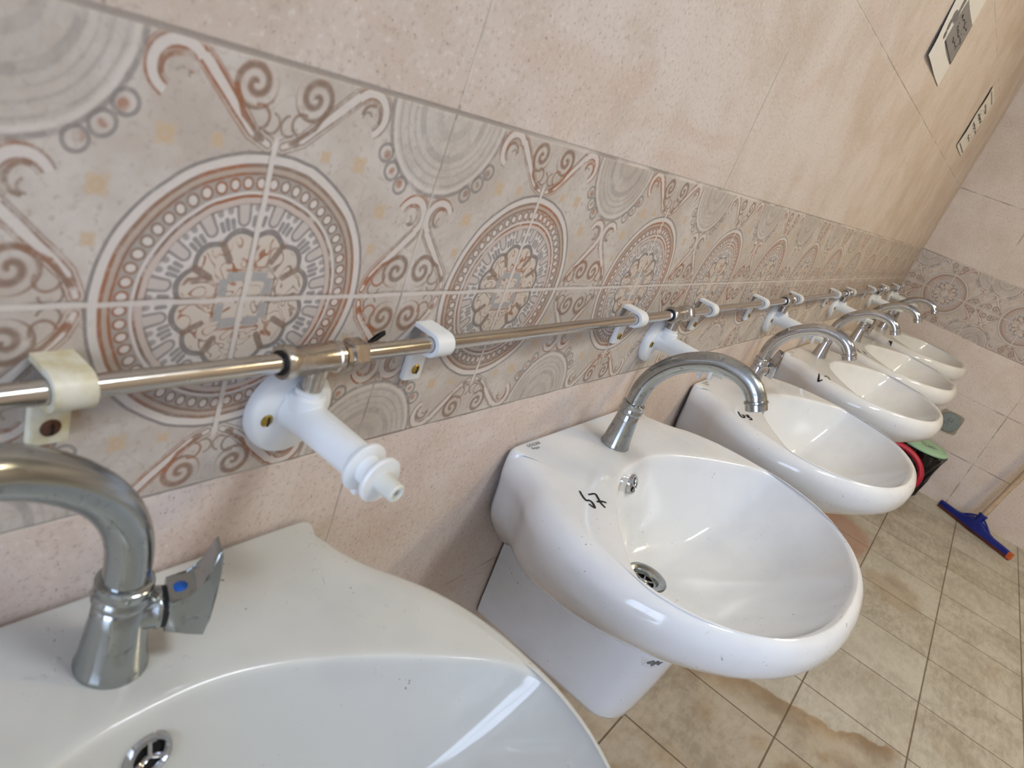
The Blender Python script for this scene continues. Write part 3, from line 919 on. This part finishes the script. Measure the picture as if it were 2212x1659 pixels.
CLIPS = [
    (-.112, 'yellowed plastic pipe clip with rusty screw, left of the nearest push tap'),
    (.190, 'white plastic pipe clip just right of the nearest tee, below the black ink mark'),
    (.605, 'white plastic pipe clip just left of the second push tap'),
    (.895, 'white plastic pipe clip just right of the second push tap'),
    (1.208, 'white plastic pipe clip left of the third push tap, above the 63 basin'),
    (1.507, 'white plastic pipe clip right of the third push tap'),
    (1.976, 'white plastic pipe clip left of the fourth push tap'),
    (2.232, 'white plastic pipe clip right of the fourth push tap'),
    (2.657, 'white plastic pipe clip left of the fifth push tap'),
    (3.010, 'white plastic pipe clip right of the fifth push tap'),
    (3.350, 'farthest white plastic pipe clip, beside the pipe end at the end wall'),
]
for i, (x, label) in enumerate(CLIPS):
    t = thing('pipe_clip', label, 'pipe clip', (x, 0, 0), 0, 'clips holding the water pipe')
    link('strap', CLIP_O if i == 0 else CLIP_N, t)
    s = link('screw', SCR_O if i == 0 else SCR_N, t)
    s['label'] = 'rusty screw head' if i == 0 else 'brass screw head'
    link('screw_slot', SLOT, s)

# ------------------------------------------------------------------ white push taps below the tees
VZ = .832
def push_flange_mesh():
    bm = bmesh.new()
    lathe(bm, [(0, .0002), (.0370, .0002), (.0374, .004), (.0362, .0095), (.0335, .0118), (.0, .0125)], (0, 0, VZ - .004), (0, -1, 0), 44, False)
    return mesh_from(bm, 'flange', MAT_PLASTIC)
def push_body_mesh():
    bm = bmesh.new()
    lathe(bm, [(.0165, .010), (.0155, .018), (.0148, .028), (.0142, .088), (.0136, .094), (0, .094)], (0, 0, VZ), (0, -1, 0), 36, False)
    lathe(bm, [(0, -.004), (.0140, -.002), (.0140, .012), (.0132, .0185), (.0108, .0200), (.0108, .0235), (.0084, .0240), (0, .0240)], (0, PY, VZ), (0, 0, 1), 32, False)
    box(bm, -.013, .013, PY - .004, -.006, VZ - .008, VZ + .017, .004, 3)
    return mesh_from(bm, 'push_tap_body', MAT_PLASTIC)
def push_ring_mesh():
    bm = bmesh.new()
    lathe(bm, [(0, .0905), (.0182, .0905), (.0192, .0920), (.0192, .0945), (.0182, .0955), (.0110, .0960), (.0110, .1085), (0, .1085)], (0, 0, VZ), (0, -1, 0), 36, False)
    box(bm, -.004, .004, -.0955, -.0905, VZ - .0235, VZ - .016, .001)
    return mesh_from(bm, 'collar', MAT_PLASTIC)
def push_button_mesh():
    bm = bmesh.new()
    lathe(bm, [(0, .1080), (.0172, .1080), (.0180, .1090), (.0180, .1112), (.0172, .1124), (.0086, .1128), (0, .1128)], (0, 0, VZ), (0, -1, 0), 36, False)
    return mesh_from(bm, 'push_button', MAT_PLASTIC)
def push_tip_mesh():
    bm = bmesh.new()
    lathe(bm, [(0, .1110), (.0076, .1110), (.0072, .1280), (.0062, .1290), (.0046, .1290), (.0042, .1245), (0, .1245)], (0, 0, VZ), (0, -1, 0), 28, False)
    return mesh_from(bm, 'outlet_tip', MAT_NYLON)
PM = dict(flange=push_flange_mesh(), body=push_body_mesh(), collar=push_ring_mesh(), button=push_button_mesh(), tip=push_tip_mesh())
PSC = screw_mesh(MAT_SCREW, -.0115, VZ - .006, .0052); PSL = slot_mesh(-.0115, VZ - .006, .0052)
PUSH = [(.058, 'white plastic push tap nearest the camera, above the gap between first and 57 basin'),
        (.752, 'white plastic push tap partly behind the spout of the 57 basin tap'),
        (1.430, 'white plastic push tap, third along the pipe, behind the 63 basin tap'),
        (2.160, 'white plastic push tap, fourth along the pipe, behind the fourth tap'),
        (2.908, 'white plastic push tap, fifth along the pipe'),
        (3.470, 'farthest white plastic push tap at the pipe end near the corner')]
for x, label in PUSH:
    t = thing('push_tap', label, 'push tap', (x, 0, 0), 0, 'white push taps under the pipe')
    link('flange', PM['flange'], t); link('body', PM['body'], t); link('collar', PM['collar'], t)
    b = link('push_button', PM['button'], t); link('outlet_tip', PM['tip'], b)
    for dx in (-.0245, .0245):
        s = link('screw', PSC, t, (dx, 0, 0)); s['label'] = 'brass screw head'; link('screw_slot', PSL, s)

# ------------------------------------------------------------------ marks and papers on the sink wall
bm = bmesh.new()
to_wall = lambda u, v, l: Vector((u, -.0001 - l, v))
ribbon(bm, [(.1275, .8772), (.1330, .8800), (.1400, .8838), (.1440, .8862)], .0062, to_wall)
ribbon(bm, [(.1290, .8795), (.1370, .8850)], .0022, to_wall)
ribbon(bm, [(.1340, .8775), (.1450, .8840)], .0018, to_wall)
thing('ink_mark', 'small black ink smear on the patterned tile above the nearest pipe clip', 'mark', (0, 0, 0), 0, None, mesh_from(bm, 'ink_mark', MAT_INK, False))

def paper_mesh(x0, x1, z0, z1, curl, slant=0.0, nx=16, nz=12):
    bm = bmesh.new(); g = {}
    for i in range(nx + 1):
        for j in range(nz + 1):
            u, w = i / nx, j / nz
            for side in (0, 1):
                off = -.0010 - curl(u, w) - (.0003 if side else 0)
                g[i, j, side] = bm.verts.new((x0 + (x1 - x0) * u + slant * (w - .5), off, z0 + (z1 - z0) * w))
    for i in range(nx):
        for j in range(nz):
            for s in (0, 1): bm.faces.new((g[i, j, s], g[i + 1, j, s], g[i + 1, j + 1, s], g[i, j + 1, s]))
    for i in range(nx):
        for j in (0, nz): bm.faces.new((g[i, j, 0], g[i + 1, j, 0], g[i + 1, j, 1], g[i, j, 1]))
    for j in range(nz):
        for i in (0, nx): bm.faces.new((g[i, j, 0], g[i, j + 1, 0], g[i, j + 1, 1], g[i, j, 1]))
    return mesh_from(bm, 'paper', MAT_PAPER)

def scribble(rng, x0, x1, z, h, n):
    """an unreadable joined-up line of handwriting-like print"""
    out = []
    x = x0
    while x < x1:
        w = rng.uniform(.018, .045)
        pts = []
        m = rng.randint(4, 7)
        for k in range(m): pts.append((x + w * k / (m - 1) + rng.uniform(-.002, .002), z + rng.uniform(-.5, .5) * h))
        out.append(pts)
        if rng.random() < .7:
            dx = x + rng.uniform(0, w); dz = z + rng.choice((-1, 1)) * h * .9
            out.append([(dx, dz), (dx + .004, dz + .001)])
        x += w + rng.uniform(.004, .010)
    return out

# poster with a printed grey board
def curl1(u, w): return .0030 * (1 - u) ** 2 * (1 + .6 * sin(w * 9)) + .003 * max(0, .25 - w) * 4 * (1 - u) + .0012 * (1 + sin(u * 7)) * .5
P1 = (1.548, 1.868, 1.456, 1.675)
t = thing('poster', 'white sheet with a grey printed board taped high on the wall, cut by the frame', 'poster', (0, 0, 0), 0, None, paper_mesh(*P1, curl1))
def on1(u, v, l):
    a = min(max((u - P1[0]) / (P1[1] - P1[0]), 0), 1); b = min(max((v - P1[2]) / (P1[3] - P1[2]), 0), 1)
    return Vector((u, -.0014 - curl1(a, b) - l, v))
def patch(name, poly, mat, on, lift, parent, nu=10, nv=6):
    """filled quad laid on a curled sheet"""
    bm = bmesh.new(); g = []
    for i in range(nu + 1):
        row = []
        for j in range(nv + 1):
            u, w = i / nu, j / nv
            p = (Vector(poly[0]) * (1 - u) + Vector(poly[1]) * u) * (1 - w) + (Vector(poly[3]) * (1 - u) + Vector(poly[2]) * u) * w
            row.append((bm.verts.new(on(p.x, p.y, lift)), bm.verts.new(on(p.x, p.y, lift - .0002))))
        g.append(row)
    for i in range(nu):
        for j in range(nv):
            for s in (0, 1): bm.faces.new((g[i][j][s], g[i + 1][j][s], g[i + 1][j + 1][s], g[i][j + 1][s]))
    for i in range(nu):
        for j in (0, nv): bm.faces.new((g[i][j][0], g[i + 1][j][0], g[i + 1][j][1], g[i][j][1]))
    for j in range(nv):
        for i in (0, nu): bm.faces.new((g[i][j][0], g[i][j + 1][0], g[i][j + 1][1], g[i][j][1]))
    return link(name, mesh_from(bm, name, mat), parent)
patch('printed_board', [(1.648, 1.511), (1.862, 1.511), (1.862, 1.602), (1.668, 1.602)], MAT_BOARD, on1, .0006, t)
bm = bmesh.new()
ribbon(bm, [(1.648, 1.5105), (1.862, 1.5095)], .0035, lambda u, v, l: on1(u, v, l + .0008))
ribbon(bm, [(1.862, 1.510), (1.863, 1.602)], .0025, lambda u, v, l: on1(u, v, l + .0008))
link('board_edge', mesh_from(bm, 'board_edge', MAT_INK, False), t)
rng = random.Random(3)
bm = bmesh.new()
for zz, a, b in ((1.577, 1.69, 1.83), (1.555, 1.70, 1.81), (1.535, 1.72, 1.80)):
    for s in scribble(rng, a, b, zz, .008, 3): ribbon(bm, s, .0026, lambda u, v, l: on1(u, v, l + .0009))
link('printed_writing', mesh_from(bm, 'printed_writing', MAT_INK, False), t)
bm = bmesh.new()
for cx, cz, rx, rz in ((1.612, 1.514, .012, .008), (1.605, 1.533, .012, .012), (1.612, 1.552, .016, .013), (1.640, 1.560, .014, .016), (1.636, 1.585, .012, .015)):
    vs = [bm.verts.new(on1(cx + rx * cos(2 * pi * k / 18), cz + rz * sin(2 * pi * k / 18), .0008)) for k in range(18)]
    bm.faces.new(vs)
link('printed_shapes', mesh_from(bm, 'printed_shapes', MAT_GREYINK, False), t)

# notice with four lines
def curl2(u, w): return .0028 * (1 - u) ** 2 + .0025 * sin(w * 6) ** 2 * (1 - u) + .0012 * (1 - w) * u
P2 = (2.800, 3.085, 1.442, 1.662)
t = thing('notice', 'white paper notice with four lines of black writing near the corner', 'notice', (0, 0, 0), 0, None, paper_mesh(*P2, curl2, .035))
def on2(u, v, l):
    b = min(max((v - P2[2]) / (P2[3] - P2[2]), 0), 1); a = min(max((u - .035 * (b - .5) - P2[0]) / (P2[1] - P2[0]), 0), 1)
    return Vector((u, -.0014 - curl2(a, b) - l, v))
bm = bmesh.new()
for zz, a, b, h in ((1.605, 2.88, 3.05, .011), (1.571, 2.86, 3.07, .011), (1.537, 2.86, 3.08, .011), (1.499, 2.91, 3.03, .013)):
    for s in scribble(rng, a, b, zz, h, 4): ribbon(bm, s, .0048, lambda u, v, l: on2(u, v, l + .0003))
link('writing', mesh_from(bm, 'writing', MAT_INK, False), t)
bm = bmesh.new()
ribbon(bm, [(2.815, 1.455), (2.93, 1.4555), (3.05, 1.454)], .004, lambda u, v, l: on2(u, v, l + .0003), ends=1)
ribbon(bm, [(2.845, 1.645), (2.96, 1.6455), (3.07, 1.643)], .004, lambda u, v, l: on2(u, v, l + .0003), ends=1)
link('border_line', mesh_from(bm, 'border_line', MAT_INK, False), t)

# ------------------------------------------------------------------ round cap on the end wall
bm = bmesh.new()
lathe(bm, [(0, .002), (.049, .002), (.050, .006), (.047, .0105), (.040, .0115), (0, .012)], (0, 0, 0), (-1, 0, 0), 40, False)
t = thing('wall_cap', 'round grey plastic drain cap set low in the end wall', 'cap', (XE, -.512, .380), 0, None, mesh_from(bm, 'wall_cap', MAT_GREYCAP))
bm = bmesh.new()
for yy, zz, l, v_ in ((-.012, .018, .026, True), (.004, .018, .026, True), (.012, -.018, .030, False), (.010, -.004, .026, False)):
    if v_: box(bm, -.0145, -.0118, yy - .003, yy + .003, zz - l / 2, zz + l / 2, .0008)
    else: box(bm, -.0145, -.0118, yy - l / 2, yy + l / 2, zz - .003, zz + .003, .0008)
link('grip_ribs', mesh_from(bm, 'grip_ribs', MAT_GREYCAP), t)
bm = bmesh.new()
vs = []
rng = random.Random(5)
for k in range(32):
    a = 2 * pi * k / 32; q = .054 / max(abs(cos(a)), abs(sin(a))) * rng.uniform(.94, 1.0); q = min(q, .068)
    vs.append((q * cos(a), q * sin(a)))
f = [bm.verts.new((-.002, y, z)) for y, z in vs]; g = [bm.verts.new((-.0002, y, z)) for y, z in vs]
bm.faces.new(f); bm.faces.new(g)
for k in range(32): bm.faces.new((f[k], f[(k + 1) % 32], g[(k + 1) % 32], g[k]))
link('mortar_patch', mesh_from(bm, 'mortar_patch', MAT_MORTAR, False), t)

# ------------------------------------------------------------------ squeegee leaning on the end wall
HC = Vector((3.552, -.836, 0)); HD = Vector((-.209, -.317, 0)).normalized(); HN = Vector((HD.y, -HD.x, 0))
if HN.x > 0: HN = -HN
t = thing('floor_squeegee', 'blue floor squeegee with a wooden handle leaning on the end wall', 'squeegee', HC)
L = .190
def loc(s, n, z): return HD * s + HN * n + Vector((0, 0, z))
bm = bmesh.new()
st = [(-L, .010, .022), (-L + .03, .012, .024), (-.10, .013, .026), (-.06, .016, .036), (-.03, .020, .052), (0, .022, .058), (.03, .020, .052), (.06, .016, .036), (.10, .013, .026), (L - .03, .012, .024), (L, .010, .022)]
rows = []
for s, w, h in st:
    b0 = .016
    rows.append([bm.verts.new(loc(s, w, b0)), bm.verts.new(loc(s, w * .8, b0 + h * .8)), bm.verts.new(loc(s, 0, b0 + h)), bm.verts.new(loc(s, -w * .8, b0 + h * .8)), bm.verts.new(loc(s, -w, b0))])
for a, b in zip(rows, rows[1:]):
    for k in range(5): bm.faces.new((a[k], a[(k + 1) % 5], b[(k + 1) % 5], b[k]))
bm.faces.new(rows[0]); bm.faces.new(list(reversed(rows[-1])))
link('head', mesh_from(bm, 'head', MAT_BLUE), t)
HB = Vector((0, 0, .060)); HT = Vector((3.700, -.985, 1.15)) - HC
hd = (HT - HB).normalized()
bm = bmesh.new(); lathe(bm, [(.012, -.022), (.019, -.010), (.0185, .028), (.020, .030), (.020, .040), (.0, .040)], HB, hd, 24, False)
link('socket', mesh_from(bm, 'socket', MAT_BLUE), t)
bm = bmesh.new()
for s in (-1, 1): tube(bm, catmull([loc(s * .075, 0, .044), loc(s * .045, 0, .066), HB + hd * .022 + HD * s * .014], 6), .0045, 10)
link('brace', mesh_from(bm, 'brace', MAT_BLUE), t)
bm = bmesh.new()
rows = []
for s in (-L - .004, L + .012):
    rows.append([bm.verts.new(loc(s, .0035, .0)), bm.verts.new(loc(s, .0035, .022)), bm.verts.new(loc(s, -.0035, .022)), bm.verts.new(loc(s, -.0035, .0))])
for k in range(4): bm.faces.new((rows[0][k], rows[0][(k + 1) % 4], rows[1][(k + 1) % 4], rows[1][k]))
bm.faces.new(rows[0]); bm.faces.new(list(reversed(rows[1])))
rub = link('rubber_blade', mesh_from(bm, 'rubber_blade', MAT_RUBBER, False), t); rub['label'] = 'dull red rubber blade'
bm = bmesh.new()
rows = []
for s, w in ((L - .002, .013), (L + .014, .011)):
    rows.append([bm.verts.new(loc(s, w, .006)), bm.verts.new(loc(s, w, .036)), bm.verts.new(loc(s, -w, .036)), bm.verts.new(loc(s, -w, .006))])
for k in range(4): bm.faces.new((rows[0][k], rows[0][(k + 1) % 4], rows[1][(k + 1) % 4], rows[1][k]))
bm.faces.new(rows[0]); bm.faces.new(list(reversed(rows[1])))
ec = link('end_cap', mesh_from(bm, 'end_cap', MAT_ORANGE, False), t); ec['label'] = 'orange end cap'
bm = bmesh.new()
rng = random.Random(11)
pp = [HB + hd * (.035 + (HT - HB).length * k / 24 * .965) + Vector((rng.uniform(-.0012, .0012), rng.uniform(-.0012, .0012), 0)) for k in range(25)]
tube(bm, pp, lambda q: .0128 + .0008 * sin(q * 37), 16)
link('handle', mesh_from(bm, 'handle', MAT_WOOD), t)

# ------------------------------------------------------------------ bin with a black bag, and the red hose in front of it
BX, BY = 3.585, -.462
t = thing('waste_bin', 'small bin in a black bag with a mint green lid under the far basins', 'bin', (BX, BY, 0))
bm = bmesh.new(); n = 72; rows = []
rng = random.Random(9)
ph = [rng.uniform(0, 6.28) for _ in range(4)]
for h, r in ((0, .092), (.01, .100), (.05, .104), (.10, .109), (.15, .114), (.20, .119), (.225, .124), (.238, .126), (.244, .119)):
    row = []
    for k in range(n):
        a = 2 * pi * k / n
        w = .0035 * sin(9 * a + ph[0] + h * 20) + .0025 * sin(17 * a + ph[1] - h * 35) + .002 * sin(29 * a + ph[2] + h * 60)
        if h > .21: w *= 1.6
        row.append(bm.verts.new(((r + w) * cos(a), (r + w) * sin(a), h)))
    rows.append(row)
for a, b in zip(rows, rows[1:]):
    for k in range(n): bm.faces.new((a[k], a[(k + 1) % n], b[(k + 1) % n], b[k]))
bm.faces.new(rows[0]); bm.faces.new(list(reversed(rows[-1])))
link('bag', mesh_from(bm, 'bag', MAT_BAG), t)
bm = bmesh.new()
lathe(bm, [(0, .245), (.118, .245), (.1255, .247), (.1262, .254), (.122, .259), (.108, .262), (.104, .2595), (.098, .2635), (.04, .270), (0, .271)], n=56, cap=False)
lid = link('lid', mesh_from(bm, 'lid', MAT_GREEN), t); lid['label'] = 'mint green lid'
bm = bmesh.new()
for pts in ([(-.05, -.01), (-.03, .012), (-.02, -.012), (-.005, .010)], [(.0, -.012), (.012, .012), (.022, -.008), (.035, .010)], [(-.04, -.030), (-.02, -.022), (.0, -.034), (.02, -.024)]):
    ribbon(bm, pts, .006, lambda u, v, l: Vector((v * 1.0 - .035, u - .02, .2695 + l)), .0010)
link('lid_scribble', mesh_from(bm, 'lid_scribble', MAT_GREYCAP, False), lid)
bm = bmesh.new()
pts = []
for k in range(44):
    a = radians(-178 + 356 * k / 43)
    pts.append((.012 * cos(a * 2) + .010 * sin(a), .140 * -sin(a), .108 * cos(a)))
tube(bm, pts, .0135, 18)
thing('red_hose', 'loop of thick red hose standing in front of the black bin bag', 'hose', (3.430, -.395, .1225), 0, None, mesh_from(bm, 'red_hose', MAT_RED))
